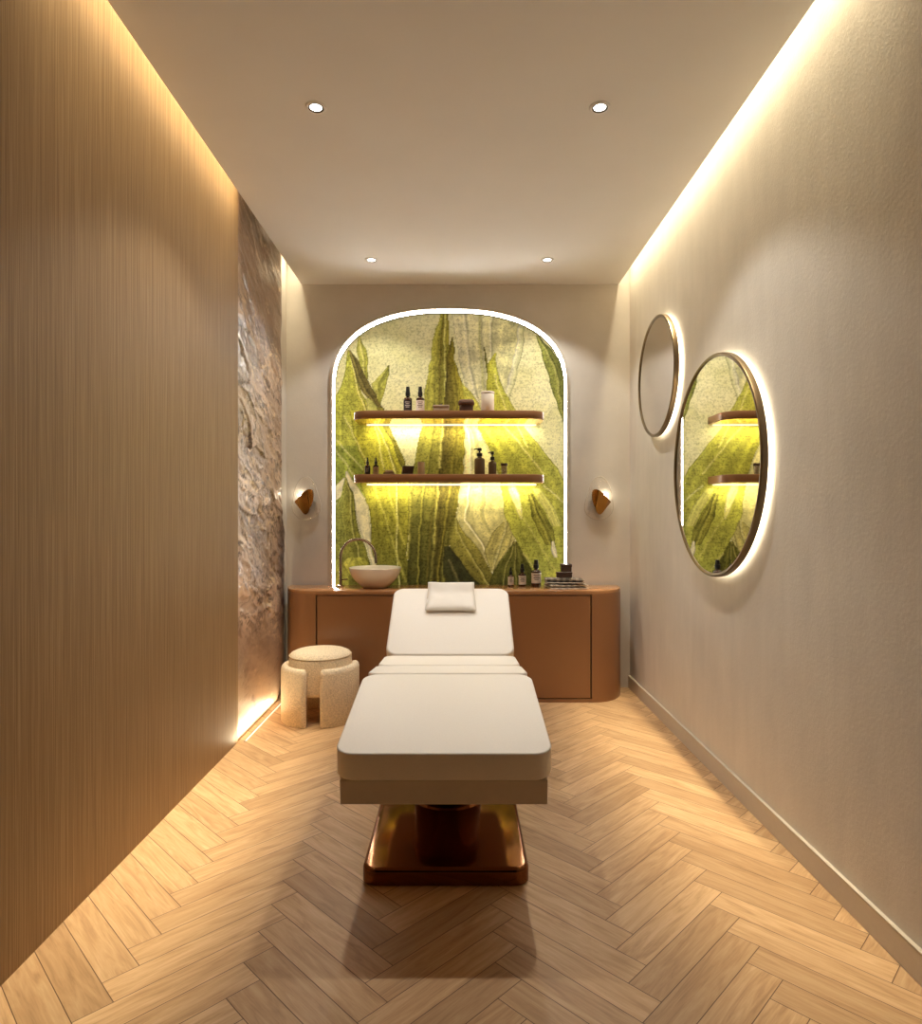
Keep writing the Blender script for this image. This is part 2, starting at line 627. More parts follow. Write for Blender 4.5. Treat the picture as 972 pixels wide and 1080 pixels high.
SPOTS = [(-.586, 2.659, 'round recessed ceiling downlight, left one of the pair nearer the camera'),
         (.576, 2.659, 'round recessed ceiling downlight, right one of the pair nearer the camera'),
         (-.574, 4.25, 'small round recessed downlight at the left near the arched back wall'),
         (.577, 4.25, 'small round recessed downlight at the right near the arched back wall')]
for x, y, lab in SPOTS:
    t = thing('recessed_downlight', lab, 'ceiling light', (x, y, ZC), group='recessed ceiling downlights')
    obj('trim_ring', lathe(BM(), [(.031, .004), (.031, -.004), (.034, -.006), (.041, -.004), (.043, 0), (.043, .004), (.031, .004)], 40), 'ceiling', t)
    obj('bezel', lathe(BM(), [(.0248, .002), (.0248, -.003), (.0285, -.0048), (.0308, -.0045), (.0308, .002), (.0248, .002)], 40), 'groove', t)
    obj('lens', lathe(BM(), [(0, -.0025), (.02, -.0022), (.0247, -.001), (.0247, .001), (0, .001)], 32), 'lens', t)
    # wide beam plus the brighter middle of the beam
    for watt, cone, blend in ((27, 107, .35), (29, 84, 1.0)):
        l = bpy.data.lights.new('downlight_lamp', 'SPOT')
        l.energy = watt
        l.color = (1, .97, .91)
        l.spot_size = math.radians(cone)
        l.spot_blend = blend
        l.shadow_soft_size = .035
        o = bpy.data.objects.new('downlight_lamp', l)
        COL.objects.link(o)
        o.location = (x, y, ZC - .012)

# ------------------------------------------------------------------ rock slab on the left wall
EDGE = [(205, 296), (300, 296), (340, 296.3), (360, 295), (380, 296), (420, 296), (470, 296.5), (500, 296), (520, 297), (545, 296), (560, 298.5),
        (600, 299), (640, 299.5), (665, 298.8), (690, 298), (705, 296.5), (720, 293.5), (735, 290), (750, 285)]


def stone_edge_y(z):
    # px of the edge at height z, solved for depth on the plane X = -1.22
    Y = 4.45
    for _ in range(4):
        py = CY - (z - H) * F / Y
        px = np.interp(py, [e[0] for e in EDGE], [e[1] for e in EDGE]) + 3.5
        Y = 1.22 * F / (CX - px)
    return Y


bm = BM()
NZ, NY = 420, 110
ZS = 3.2
scol = bm.verts.layers.float_color.new('tone')


def fr(x, y, z, h, o):
    return noise.fractal(Vector((x, y, z)), h, 2.1, o)


def sst(a, b, x):
    t_ = min(1, max(0, (x - a) / (b - a)))
    return t_ * t_ * (3 - 2 * t_)


grid = []
for i in range(NZ + 1):
    z = .012 + (ZS - .012) * i / NZ
    ye = min(stone_edge_y(z), 4.61) + .010 * noise.noise(Vector((3.1, 9.2, z * 9)))
    row = []
    for j in range(NY + 1):
        u = j / NY
        y = STONE_Y + .002 + (ye - STONE_Y - .002) * u
        xs_ = (y - 4.0) * .38
        qn, qd = .88 * xs_ + .47 * z, .47 * xs_ - .88 * z
        wq = .045 * fr(xs_ * 4, z * 4, 7.7, .9, 4)
        rough = sst(.35, .8, z) * (1 - .75 * sst(2.25, 2.65, z + xs_ * .9 + .12 * fr(xs_ * 5, z * 3, 2, .9, 3)))
        ridge = 1 - abs(fr((qn + wq) * 4.6, qd * 1.5, 1.7, .85, 6))
        ridge2 = 1 - abs(fr((qn + wq * .8) * 11, qd * 3.6, 8.1, .75, 6))
        fine = fr(xs_ * 34, z * 26, 5.7, .7, 5)
        d = (.2 + .8 * rough) * (.020 * (ridge - .8) + .006 * (ridge2 - .8)) + .0028 * rough * fine
        wx, wy_ = .35 * fr(xs_ * 9, z * 6, 61.0, .9, 3), .35 * fr(xs_ * 9, z * 6, 71.0, .9, 3)
        cells = []
        for sc_, zz_ in ((1.0, 0.0), (2.3, 5.0)):
            cq = Vector((qn * 8.5 * sc_ + wx, qd * 3.4 * sc_ + wy_, zz_))
            ds, ps = noise.voronoi(cq)
            hsh = noise.cell(ps[0] * 7.31)
            hs2 = noise.cell(ps[0] * 3.17 + Vector((9, 4, 2)))
            cells.append((ds[1] - ds[0], abs(hsh) % 1.0, hs2, cq - ps[0]))
        d += rough * (.010 * (cells[0][1] - .5) + .014 * cells[0][2] * cells[0][3].x + .005 * (cells[1][1] - .5))
        fall = min(1, (1 - u) * 12) ** .6
        d = -.022 * (1 - fall) + d * fall
        d *= min(1, u * 14) * (.15 + .85 * sst(.1, .55, z))
        v = bm.verts.new((min(-1.22 + d, -1.203), y, z))
        # the rock's colours, plus painted glints and the strip's glow at the foot
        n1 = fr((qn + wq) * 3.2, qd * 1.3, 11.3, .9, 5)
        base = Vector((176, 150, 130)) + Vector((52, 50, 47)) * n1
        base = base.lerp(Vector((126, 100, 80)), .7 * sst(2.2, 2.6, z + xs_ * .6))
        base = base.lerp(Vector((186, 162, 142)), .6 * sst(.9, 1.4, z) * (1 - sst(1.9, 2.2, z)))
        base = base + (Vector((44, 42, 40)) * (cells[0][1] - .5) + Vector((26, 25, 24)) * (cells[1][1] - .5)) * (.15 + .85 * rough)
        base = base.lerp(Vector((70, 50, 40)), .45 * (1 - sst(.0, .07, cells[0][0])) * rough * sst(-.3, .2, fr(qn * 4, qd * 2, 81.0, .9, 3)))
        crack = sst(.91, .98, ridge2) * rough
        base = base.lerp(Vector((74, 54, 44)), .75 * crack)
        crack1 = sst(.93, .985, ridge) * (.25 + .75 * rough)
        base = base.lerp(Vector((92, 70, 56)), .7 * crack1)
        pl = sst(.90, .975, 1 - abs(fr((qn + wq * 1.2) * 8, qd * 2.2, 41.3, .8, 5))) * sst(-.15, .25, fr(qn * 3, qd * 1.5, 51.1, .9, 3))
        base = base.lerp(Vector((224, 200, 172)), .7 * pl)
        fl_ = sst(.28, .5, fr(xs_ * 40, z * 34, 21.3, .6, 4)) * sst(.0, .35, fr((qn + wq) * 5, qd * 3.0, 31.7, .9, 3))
        base = base.lerp(Vector((236, 208, 168)), .85 * fl_)  # gold flecks: pale veins and glints painted into the colour
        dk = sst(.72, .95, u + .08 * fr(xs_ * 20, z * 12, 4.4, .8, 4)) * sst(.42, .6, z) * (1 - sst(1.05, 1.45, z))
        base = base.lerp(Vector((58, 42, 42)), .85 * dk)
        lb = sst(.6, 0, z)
        c_ = lin(tuple(max(0, min(255, q_)) for q_ in base.lerp(Vector((196, 168, 136)), .5 * (1 - sst(.15, .6, z)))))  # paler foot: glow of the floor strip painted into the colour
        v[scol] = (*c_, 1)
        row.append(v)
    grid.append(row)
for i in range(NZ):
    for j in range(NY):
        bm.faces.new((grid[i][j], grid[i][j + 1], grid[i + 1][j + 1], grid[i + 1][j]))
be = [e for e in bm.edges if e.is_boundary]
r = bmesh.ops.extrude_edge_only(bm, edges=be)
for v in [g for g in r['geom'] if isinstance(g, bmesh.types.BMVert)]:
    v.co.x = XLR + .001
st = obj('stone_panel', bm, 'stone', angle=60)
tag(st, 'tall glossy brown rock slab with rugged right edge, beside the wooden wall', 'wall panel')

# light strip in the floor at the foot of the slab
t = thing('floor_light', 'narrow warm light strip along the foot of the brown rock slab', 'light strip', (-1.176, 3.95, 0))
obj('diffuser', box(BM(), -.005, .004, -.37, .36, 0.001, .005), 'led_floor', t)
obj('channel', box(BM(), -.008, -.0055, -.375, .365, 0, .006), 'dark_bronze', t)
area('floor_light_lamp', (-1.172, 3.95, .010), (PI, math.radians(-22), 0), .02, .80, 2.2, COVE)


# ------------------------------------------------------------------ leaf mural in its lit arch
WY = YB


def arch_pts(x0, x1, ytop, b, ybot, n=2.4, k=64):
    """photo-pixel outline of the arch, from bottom left over the top to bottom right"""
    cx, a = (x0 + x1) / 2, (x1 - x0) / 2
    P = [(x0, ybot)]
    for i in range(k + 1):
        th = PI - PI * i / k
        c, s = math.cos(th), math.sin(th)
        P.append((cx + a * math.copysign(abs(c) ** (2 / n), c), ytop + b - b * abs(s) ** (2 / n)))
    P.append((x1, ybot))
    return P


def arch_top(px, x0, x1, ytop, b, n=2.4):
    cx, a = (x0 + x1) / 2, (x1 - x0) / 2
    q = np.clip(np.abs(px - cx) / a, 0, 1)
    return ytop + b - b * (1 - q ** n) ** (1 / n)


A0, A1, AT, AB = 352.4, 595.6, 329.0, 80.0
NXm, NZm = 330, 380
gx = np.linspace(A0, A1, NXm + 1)
# cluster columns so the curve of the arch stays smooth
tt = np.linspace(0, PI, NXm + 1)
gx = (A0 + A1) / 2 - (A1 - A0) / 2 * (0.75 * np.cos(tt) + .25 * (1 - 2 * tt / PI))
top = arch_top(gx, A0, A1, AT, AB)
PY = np.zeros((NZm + 1, NXm + 1))
for i in range(NZm + 1):
    PY[i] = 617.5 + (top - 617.5) * i / NZm
PX = np.repeat(gx[None, :], NZm + 1, 0)
rgb = np.zeros(PX.shape + (3,))
grainA = np.full(PX.shape, .55)


def vnoise(x, y, seed):
    r = np.random.RandomState(seed)
    g = r.rand(64, 64)
    xi, yi = np.floor(x).astype(int), np.floor(y).astype(int)
    fx, fy = x - xi, y - yi
    fx, fy = fx * fx * (3 - 2 * fx), fy * fy * (3 - 2 * fy)
    q = lambda a, b: g[a % 64, b % 64]
    return (q(xi, yi) * (1 - fx) + q(xi + 1, yi) * fx) * (1 - fy) + (q(xi, yi + 1) * (1 - fx) + q(xi + 1, yi + 1) * fx) * fy


JX = PX + 2.4 * (vnoise(PX / 7, PY / 9, 1) - .5)
JY = PY
bgn = vnoise(PX / 26, PY / 22, 5) * .6 + vnoise(PX / 9, PY / 7, 6) * .4
c_hi, c_lo = np.array((226, 219, 172.)), np.array((202, 196, 136.))
rgb[:] = c_lo + (c_hi - c_lo) * bgn[..., None]
up = np.clip((400 - PY) / 70, 0, 1)[..., None]
rgb[:] = rgb * (1 - .10 * up)


def leaf(rows, cl, cr, cb=None, ribs=(), grain=.9, seed=0, streak=.16, edge=True):
    global rgb, grainA
    ys = np.array([r[0] for r in rows], float)
    xl = np.interp(JY, ys, [r[1] for r in rows])
    xr = np.interp(JY, ys, [r[2] for r in rows])
    m = (JY >= ys[0]) & (JY <= ys[-1]) & (JX >= xl) & (JX <= xr)
    wd = np.maximum(xr - xl, .5)
    tq = np.clip((JX - xl) / wd, 0, 1)
    v = np.clip((JY - ys[0]) / (ys[-1] - ys[0]), 0, 1)
    c = np.array(cl, float) * (1 - tq[..., None]) + np.array(cr, float) * tq[..., None]
    if cb is not None:
        vv = (v ** 1.5)[..., None]
        c = c * (1 - vv) + np.array(cb, float) * vv
    sk = vnoise(tq * 11 + seed * 3.3, v * 3.0 + seed, 10 + seed) * .6 + vnoise(tq * 27 + seed, v * 5, 30 + seed) * .4
    bl = vnoise(PX / 6 + seed, PY / 6, 60 + seed)
    c = c * (1 + streak * 2 * (sk - .5) + .22 * (bl - .5))[..., None]
    for rt, rw, rc in ribs:
        dd = np.exp(-((tq - rt) * wd / rw) ** 2)[..., None]
        c = c * (1 - dd) + np.array(rc, float) * dd
        ds = np.exp(-(((tq - rt) * wd - rw * 1.9) / rw) ** 2)[..., None] * .35
        c = c * (1 - .6 * ds)
    if edge:
        e = np.exp(-(np.minimum(tq, 1 - tq) * wd / 1.0) ** 2)[..., None] * .22
        c = c * (1 - e)
    rgb[m] = c[m]
    grainA[m] = grain


def line(x0, y0, x1, y1, w, col):
    dx, dy = x1 - x0, y1 - y0
    L = math.hypot(dx, dy)
    s = ((JX - x0) * dx + (JY - y0) * dy) / L
    d = ((JX - x0) * dy - (JY - y0) * dx) / L
    f = np.exp(-(d / w) ** 2) * ((s > 0) & (s < L))
    f = (f * (.65 + .35 * vnoise(PX / 3, PY / 5, 77)))[..., None]
    rgb[:] = rgb * (1 - f) + np.array(col, float) * f


PALE = (232, 224, 170)
YG, YGd, OL, DK = (186, 182, 62), (158, 156, 58), (128, 122, 48), (84, 78, 32)
RIB = (226, 218, 130)
# pale broad leaves behind
leaf([(331, 476, 552), (370, 482, 546), (400, 489, 541), (436, 500, 534)], (212, 204, 158), (196, 190, 134), None,
     [(.38, 1.1, (178, 172, 112)), (.55, .9, (226, 219, 176)), (.15, 1.2, (222, 214, 174))], .6, 1, .12)
leaf([(340, 547, 553), (370, 543, 552), (400, 535, 543), (420, 532, 538)], (222, 216, 178), (190, 186, 128), None, [], .5, 2, .08)
leaf([(354, 565, 568), (380, 573, 591), (400, 579, 597), (420, 585, 597), (445, 593, 597)], (132, 134, 62), (92, 94, 42), None, [(.45, 1.2, (158, 156, 84))], .95, 3)
# left cluster
leaf([(425, 352, 372), (445, 352, 380), (480, 352, 385), (505, 352, 386), (530, 352, 384)], (152, 160, 66), (140, 146, 56), None, [], .9, 4)
leaf([(355, 378, 380), (370, 376, 386), (382, 377.5, 388), (400, 381, 388)], (182, 178, 82), (146, 144, 58), None, [(.5, .9, (206, 198, 110))], .8, 5)
leaf([(385, 409, 411), (395, 402, 410), (405, 392, 407), (415, 394, 404), (427, 398, 402)], (198, 192, 96), (148, 146, 58), None, [(.5, .8, (120, 118, 44))], .8, 6)
leaf([(369, 366, 368.5), (382, 364, 372), (395, 362, 376), (408, 359, 379), (420, 353, 384), (436, 352, 392), (470, 352, 386)], (176, 176, 72), (168, 164, 64), None, [(.86, .8, RIB)], .95, 7)
leaf([(369, 367, 369), (380, 370, 377), (395, 375, 385), (410, 380, 393), (420, 387, 398), (434, 396, 405)], (118, 106, 52), (104, 92, 44), None, [(.3, 1, (134, 122, 62))], .9, 8)
leaf([(420, 384, 389), (427, 386, 396), (436, 387, 402)], (200, 196, 108), (176, 174, 84), None, [], .6, 9)
leaf([(433, 368, 404), (452, 371, 411), (470, 376, 420), (491, 384, 428), (510, 379, 434), (540, 390, 431), (580, 390, 429), (618, 398, 431)], (178, 172, 58), (190, 182, 60), (104, 100, 40), [(.72, .9, RIB)], .9, 10)
leaf([(430, 396, 404), (452, 405.5, 411.5), (470, 415, 420.5), (492, 423, 428.5)], (118, 112, 44), (136, 130, 50), None, [], .9, 11)
line(363, 438, 386, 488, .8, RIB)
line(354, 464, 383, 496, .9, (212, 206, 130))
line(354, 475, 375, 504, 1.1, (196, 192, 120))
line(396, 450, 405, 496, .9, RIB)
# centre blades
leaf([(331, 464, 473), (348, 458.5, 473), (373, 454.5, 474), (405, 449, 477), (420, 447, 479), (452, 444, 485), (470, 441, 489), (491, 436, 488), (512, 431, 486), (540, 430, 480), (580, 430, 472), (618, 430, 467)],
     (188, 182, 78), (150, 140, 52), (72, 70, 30), [(.52, 1.2, (110, 100, 40)), (.72, .9, (206, 198, 108)), (.28, .9, (160, 152, 62))], .9, 12)
leaf([(355, 476, 477.2), (380, 470, 480), (401, 470, 487), (420, 469, 491), (451, 465, 491), (499, 462, 489), (520, 460, 484), (549, 458, 480), (590, 454, 471), (618, 454, 468)],
     (92, 80, 34), (172, 160, 56), (78, 72, 30), [(.55, 1.0, (140, 128, 48))], .95, 13, .24)
leaf([(404, 487, 488), (419, 489, 501), (436, 490, 508)], (184, 178, 70), (206, 198, 92), None, [], .8, 14)
line(466.5, 446, 463, 494, 1.4, (216, 206, 110))
line(462, 512, 457, 574, 1.3, (200, 190, 92))
line(457, 574, 454.5, 617, 1.6, (138, 132, 60))
line(472, 560, 466, 617, 1.6, (132, 128, 56))
# the right side
leaf([(440, 486, 500), (452, 490, 504), (469, 490, 513), (499, 488, 525), (520, 484, 533), (537, 482, 531), (549, 480, 534), (567, 494, 542), (571, 497, 543), (584, 507, 533), (603, 517, 519)],
     (236, 226, 160), (232, 222, 150), (178, 166, 98), [(.2, .9, (246, 238, 190)), (.52, 1.0, (196, 184, 110))], .5, 15, .10)
leaf([(366, 509, 510), (380, 511, 514), (395, 513, 516), (408, 513.5, 515)], (110, 106, 46), (118, 112, 48), None, [], .8, 16)
leaf([(372, 522, 524), (384, 514.5, 523.5), (395, 513.5, 525), (410, 513, 531), (420, 511, 537), (432, 507, 543), (452, 504, 554), (472, 515, 570), (494, 523, 588), (510, 528, 596), (540, 531, 597), (560, 538, 597), (580, 550, 597), (600, 559, 597), (618, 564, 597)],
     (190, 184, 62), (178, 176, 76), (160, 160, 70), [], .85, 17, .14)
line(521, 394, 533, 433, .9, RIB)
line(531, 448, 574, 500, 1.1, RIB)
line(543, 446, 557, 472, 1.0, RIB)
line(574, 512, 594, 530, 1.0, (214, 210, 140))
leaf([(506, 534, 540), (520, 536, 546), (535, 543, 550), (548, 549, 551)], (228, 218, 130), (236, 226, 150), None, [], .5, 18)
leaf([(520, 556, 562), (545, 560, 576), (560, 568, 583), (575, 576, 586)], (122, 118, 44), (134, 130, 52), None, [(.4, 1.2, (168, 162, 68))], .9, 19, .3)
leaf([(515, 561, 570), (535, 572, 584), (555, 582, 594)], (206, 198, 106), (190, 188, 98), None, [], .6, 20)
leaf([(571, 581, 584), (580, 581, 587), (588, 585, 588)], (222, 212, 170), (222, 212, 170), None, [], .3, 21)
line(548, 540, 590, 610, 1.0, (196, 190, 96))
# low leaves
leaf([(546, 479, 481), (560, 474, 489), (575, 474, 501), (590, 482, 511), (605, 495, 519), (618, 507, 522)], (140, 132, 56), (172, 160, 72), (112, 104, 44), [(.55, .9, (190, 180, 96))], .9, 22)
leaf([(576, 469, 474), (590, 468, 485), (605, 468, 495), (618, 468, 507)], (66, 66, 34), (52, 52, 28), None, [], .8, 23)
line(473, 590, 484, 615, 1.0, (120, 112, 66))
leaf([(571, 541, 545), (585, 532, 553), (600, 521, 561), (618, 515, 568)], (100, 98, 40), (112, 108, 44), (80, 78, 34), [(.3, .8, (158, 150, 76)), (.55, .8, (150, 142, 70))], .9, 24, .25)
line(552, 583, 566, 602, .9, (206, 196, 110))
leaf([(550, 531, 536), (562, 519, 541), (580, 510, 536), (603, 517, 520)], (166, 154, 84), (186, 174, 100), None, [(.6, .9, (206, 196, 128))], .7, 25, .18)
line(394, 510, 428, 614, 1.1, (192, 184, 84))
line(409, 514, 426, 575, 1.0, (206, 196, 84))
line(433, 512, 430, 590, 1.2, (186, 176, 76))
# lower left: pale gaps and the green leaf before them
leaf([(504, 361, 363.5), (513, 353, 364), (520, 353, 364), (528, 353, 354)], (222, 212, 166), (222, 212, 166), None, [], .3, 26, .05)
leaf([(497, 363, 366), (504, 363.5, 370), (515, 369, 378), (525, 372, 384), (533, 374, 388.5), (545, 376, 389), (560, 380, 390), (575, 386, 391), (590, 390, 395), (604, 391, 398)], (218, 208, 164), (210, 198, 150), None, [], .35, 27, .05)
leaf([(503, 363, 364), (510, 363, 368), (520, 360, 372), (540, 352, 375), (560, 352, 379), (580, 352, 386), (600, 352, 391), (618, 352, 395)], (172, 174, 84), (138, 134, 54), (118, 116, 48), [(.75, .8, (186, 180, 96))], .9, 28, .2)
leaf([(588, 366, 384), (594, 362, 388), (600, 360, 384), (606, 366, 378)], (196, 190, 84), (170, 166, 66), None, [], .7, 29)
leaf([(590, 353, 360), (606, 353, 370), (618, 353, 368)], (182, 180, 82), (160, 158, 66), None, [], .8, 30)
speck = vnoise(PX * 1.1, PY * 1.1, 90)
rgb *= (1 - .22 * grainA * (speck > .78))[..., None]
rgb = np.clip(rgb, 0, 255) / 255
rgb = np.where(rgb <= .04045, rgb / 12.92, ((rgb + .055) / 1.055) ** 2.4)

MY = WY - .006
vx = (PX - CX) / F * MY
vz = H - (PY - CY) / F * MY
n_v = PX.size
me = bpy.data.meshes.new('leaf_mural')
me.vertices.add(n_v)
co = np.stack([vx.ravel(), np.full(n_v, MY), vz.ravel()], 1).astype(np.float32)
me.vertices.foreach_set('co', co.ravel())
idx = np.arange(n_v).reshape(PX.shape)
q = np.stack([idx[:-1, :-1], idx[:-1, 1:], idx[1:, 1:], idx[1:, :-1]], -1).reshape(-1, 4).astype(np.int32)
me.loops.add(q.size)
me.polygons.add(len(q))
me.loops.foreach_set('vertex_index', q.ravel())
me.polygons.foreach_set('loop_start', np.arange(0, q.size, 4, dtype=np.int32))
me.polygons.foreach_set('loop_total', np.full(len(q), 4, dtype=np.int32))
me.update(calc_edges=True)
ca = me.color_attributes.new('print', 'FLOAT_COLOR', 'POINT')
ca.data.foreach_set('color', np.concatenate([rgb.reshape(-1, 3), grainA.reshape(-1, 1)], 1).astype(np.float32).ravel())
me.materials.append(M['mural'])
mural = thing('wall_mural', 'arched green leaf print panel on the back wall, edged by a white light strip', 'mural', (0, 0, 0))
mo = bpy.data.objects.new('printed_panel', me)
COL.objects.link(mo)
mo.parent = mural


def arch_band(bm, inner, outer, y0, y1):
    """band between two arch outlines (px at the wall) with front face at y0"""
    def wp(p, y):
        return bm.verts.new(((p[0] - CX) / F * WY, y, H - (p[1] - CY) / F * WY))
    n = len(inner)
    A = [wp(p, y0) for p in inner]
    B = [wp(p, y0) for p in outer]
    C = [wp(p, y1) for p in inner]
    D = [wp(p, y1) for p in outer]
    for i in range(n - 1):
        bm.faces.new((A[i], A[i + 1], B[i + 1], B[i]))
        bm.faces.new((C[i], C[i + 1], A[i + 1], A[i]))
        bm.faces.new((B[i], B[i + 1], D[i + 1], D[i]))
        bm.faces.new((D[i], D[i + 1], C[i + 1], C[i]))
    for k in (0, n - 1):
        bm.faces.new((A[k], B[k], D[k], C[k]))
    return bm


ap = lambda d, kb=616.3: arch_pts(A0 - d, A1 + d, AT - d * 1.5, AB + d * .4, kb)
obj('light_strip', arch_band(BM(), ap(-.9), ap(1.1), WY - .014, WY - .002), 'led_arch', mural, angle=50)
obj('outer_trim', arch_band(BM(), ap(1.15), ap(2.9), WY - .034, WY - .001), 'skirting', mural, angle=50)
obj('inner_shade_band', arch_band(BM(), ap(-1.5), ap(-.95), WY - .016, WY - .002), 'dark_bronze', mural, angle=50)  # dark raised band standing in for the shadow line inside the strip


# ------------------------------------------------------------------ floating shelves
SH_X0, SH_X1 = -.724, .584
SH_Y0, SH_Y1 = 4.36, YB - .026
SHELVES = [(1.900, 1.952, 'upper floating brown shelf with rounded ends, in front of the leaf mural'),
           (1.470, 1.524, 'lower floating brown shelf with rounded ends, nearer the counter')]
for z0, z1, lab in SHELVES:
    t = thing('floating_shelf', lab, 'shelf', (0, SH_Y1, z0), group='shelves on the leaf mural')
    pts = rrect(SH_X0, SH_X1, SH_Y0 - SH_Y1, 0, .12, 12, (1, 1, 0, 0))
    obj('board', loft(BM(), pts, round_layers(0, z1 - z0, .004, 2)), 'lacquer', t)
    obj('light_strip', box(BM(), SH_X0 + .06, SH_X1 - .03, -.016, -.006, -.009, -.0035, .001, 1), 'led_shelf', t)
    obj('underside', loft(BM(), rrect(SH_X0 + .006, SH_X1 - .006, SH_Y0 - SH_Y1 + .006, -.004, .115, 12, (1, 1, 0, 0)), [(0, -.003), (0, -.0003)]), 'under_gloss', t)
    obj('bracket', box(BM(), SH_X0 + .06, SH_X1 - .06, 0, .0175, .008, z1 - z0 - .008), 'dark_bronze', t)
    area('shelf_lamp', ((SH_X0 + SH_X1) / 2 + .02, SH_Y1 - .05, z0 - .016), (math.radians(38), 0, 0), SH_X1 - SH_X0 - .10, .02, 2.6, (1, .88, .55), math.radians(150))


# ------------------------------------------------------------------ vanity counter
CY0, CY1 = 4.325, YB - .028
CZ = .745


def counter_outline(y0=CY0, r=1.0):
    xl, xr, a, b = -1.21, 1.138, .24, .31
    P = []
    for s in range(17):
        th = PI + PI / 2 * s / 16
        P.append((xl + a + a * math.cos(th), y0 + b + b * math.sin(th)))
    for s in range(17):
        th = 1.5 * PI + PI / 2 * s / 16
        P.append((xr - a + a * math.cos(th), y0 + b + b * math.sin(th)))
    P += [(xr, CY1), (xl, CY1)]
    return P


def notched():
    P = counter_outline()
    k = 17
    x0, x1, d = -.954, .884, .03
    return P[:k] + [(x0, CY0), (x0, CY0 + d), (x1, CY0 + d), (x1, CY0)] + P[k:]


def prism(bm, pts, z0, z1):
    lo = [bm.verts.new((x, y, z0)) for x, y in pts]
    hi = [bm.verts.new((x, y, z1)) for x, y in pts]
    n = len(pts)
    for k in range(n):
        bm.faces.new((lo[k], lo[(k + 1) % n], hi[(k + 1) % n], hi[k]))
    bm.faces.new(lo[::-1])
    bm.faces.new(hi)
    return bm


cab = thing('vanity_counter', 'long brown lacquered vanity counter with rounded ends below the leaf mural', 'counter', (0, 0, 0))
bm = prism(BM(), counter_outline(), 0, .022)
prism(bm, notched(), .022, .716)
prism(bm, counter_outline(), .716, .724)
obj('body', bm, 'lacquer', cab, angle=30)
obj('recess_shade', box(BM(), -.953, .883, CY0 + .0285, CY0 + .0295, .0225, .7155), 'groove', cab)  # dark sheet behind the doors, painting shade into their gaps
obj('countertop', loft(BM(), counter_outline(), [(0, .7243), (0, CZ - .003), (.001, CZ - .001), (.003, CZ)]), 'lacquer_lit', cab, angle=40)
xs = [-.948, -.0365, .878]
for a, b in zip(xs, xs[1:]):
    obj('door', box(BM(), a + .003, b - .003, CY0 + .002, CY0 + .024, .028, .710, .0015, 1), 'lacquer', cab)


# ------------------------------------------------------------------ treatment bed
BX = -.0455
bed = thing('treatment_bed', 'white padded reclining treatment bed on a bronze pedestal in the middle of the floor', 'treatment bed', (BX, 2.64, 0))


def section(name, pa, pb, w, th, rad, mat, corners=(1, 1, 1, 1), bev=.008, welt=False, vertical_front=False):
    """padded slab whose top runs from pa (y,z) to pb (y,z)"""
    d = Vector((0, pb[0] - pa[0], pb[1] - pa[1]))
    L = d.length
    ang = math.atan2(d.z, d.y)
    mat4 = Matrix.Translation((0, pa[0] - 2.64, pa[1])) @ Matrix.Rotation(ang, 4, 'X')
    pts = rrect(-w / 2, w / 2, 0, L, rad, 10, corners)
    o = obj(name, loft(BM(), pts, round_layers(-th, 0, bev, 4), mat4), mat, bed, angle=50)
    if welt:
        bm = BM()
        ws = []
        for i, (x, y) in enumerate(pts):
            a, b = Vector(pts[i - 1]), Vector(pts[(i + 1) % len(pts)])
            tt_ = (b - a).normalized()
            ws.append(mat4 @ Vector((x - tt_.y * .004, y + tt_.x * .004, -.0045)))
        tube(bm, ws, .003, 8, True)
        obj('welt', bm, 'welt', o)
    return o


section('leg_cushion', (1.919, .544), (2.545, .627), .652, .086, .06, 'bed_white', bev=.006, welt=True)
section('seat_cushion', (2.585, .622), (2.86, .586), .640, .055, .035, 'bed_white', bev=.008)
section('seat_cushion', (2.915, .578), (3.205, .556), .642, .06, .05, 'bed_white', bev=.01)
section('back_cushion', (3.25, .55), (3.722, .832), .650, .07, .06, 'bed_white', bev=.012)
# frames below the cushions
mat4 = Matrix.Translation((0, 1.921 - 2.64, .544)) @ Matrix.Rotation(math.atan2(.083, .626), 4, 'X')
obj('leg_frame', box(BM(), -.311, .311, .006, .63, -.166, -.0875, .002, 1, mat=mat4), 'bed_frame', bed)
bm = box(BM(), -.29, .29, 2.56 - 2.64, 3.24 - 2.64, .43, .488, .004, 1)
obj('seat_frame', bm, 'bed_frame', bed)
mat4 = Matrix.Translation((0, 3.25 - 2.64, .55)) @ Matrix.Rotation(math.atan2(.282, .472), 4, 'X')
obj('back_frame', box(BM(), -.29, .29, .02, .5, -.115, -.0715, .004, 1, mat=mat4), 'bed_frame', bed)
# pedestal
pts = rrect(-.284, .284, 2.184 - 2.64, 3.22 - 2.64, .05, 10)
obj('base_plate', loft(BM(), pts, [(.004, 0), (0, .004), (0, .045), (.002, .052), (.007, .057), (.014, .0585)]), 'bronze', bed, angle=40)
obj('column', lathe(BM(), [(0, .0586), (.155, .0586), (.155, .062), (.145, .068), (.145, .34), (.152, .345), (.152, .36), (.145, .365), (.145, .4295), (0, .4295)], 48, (0, .12)), 'bronze', bed, angle=40)

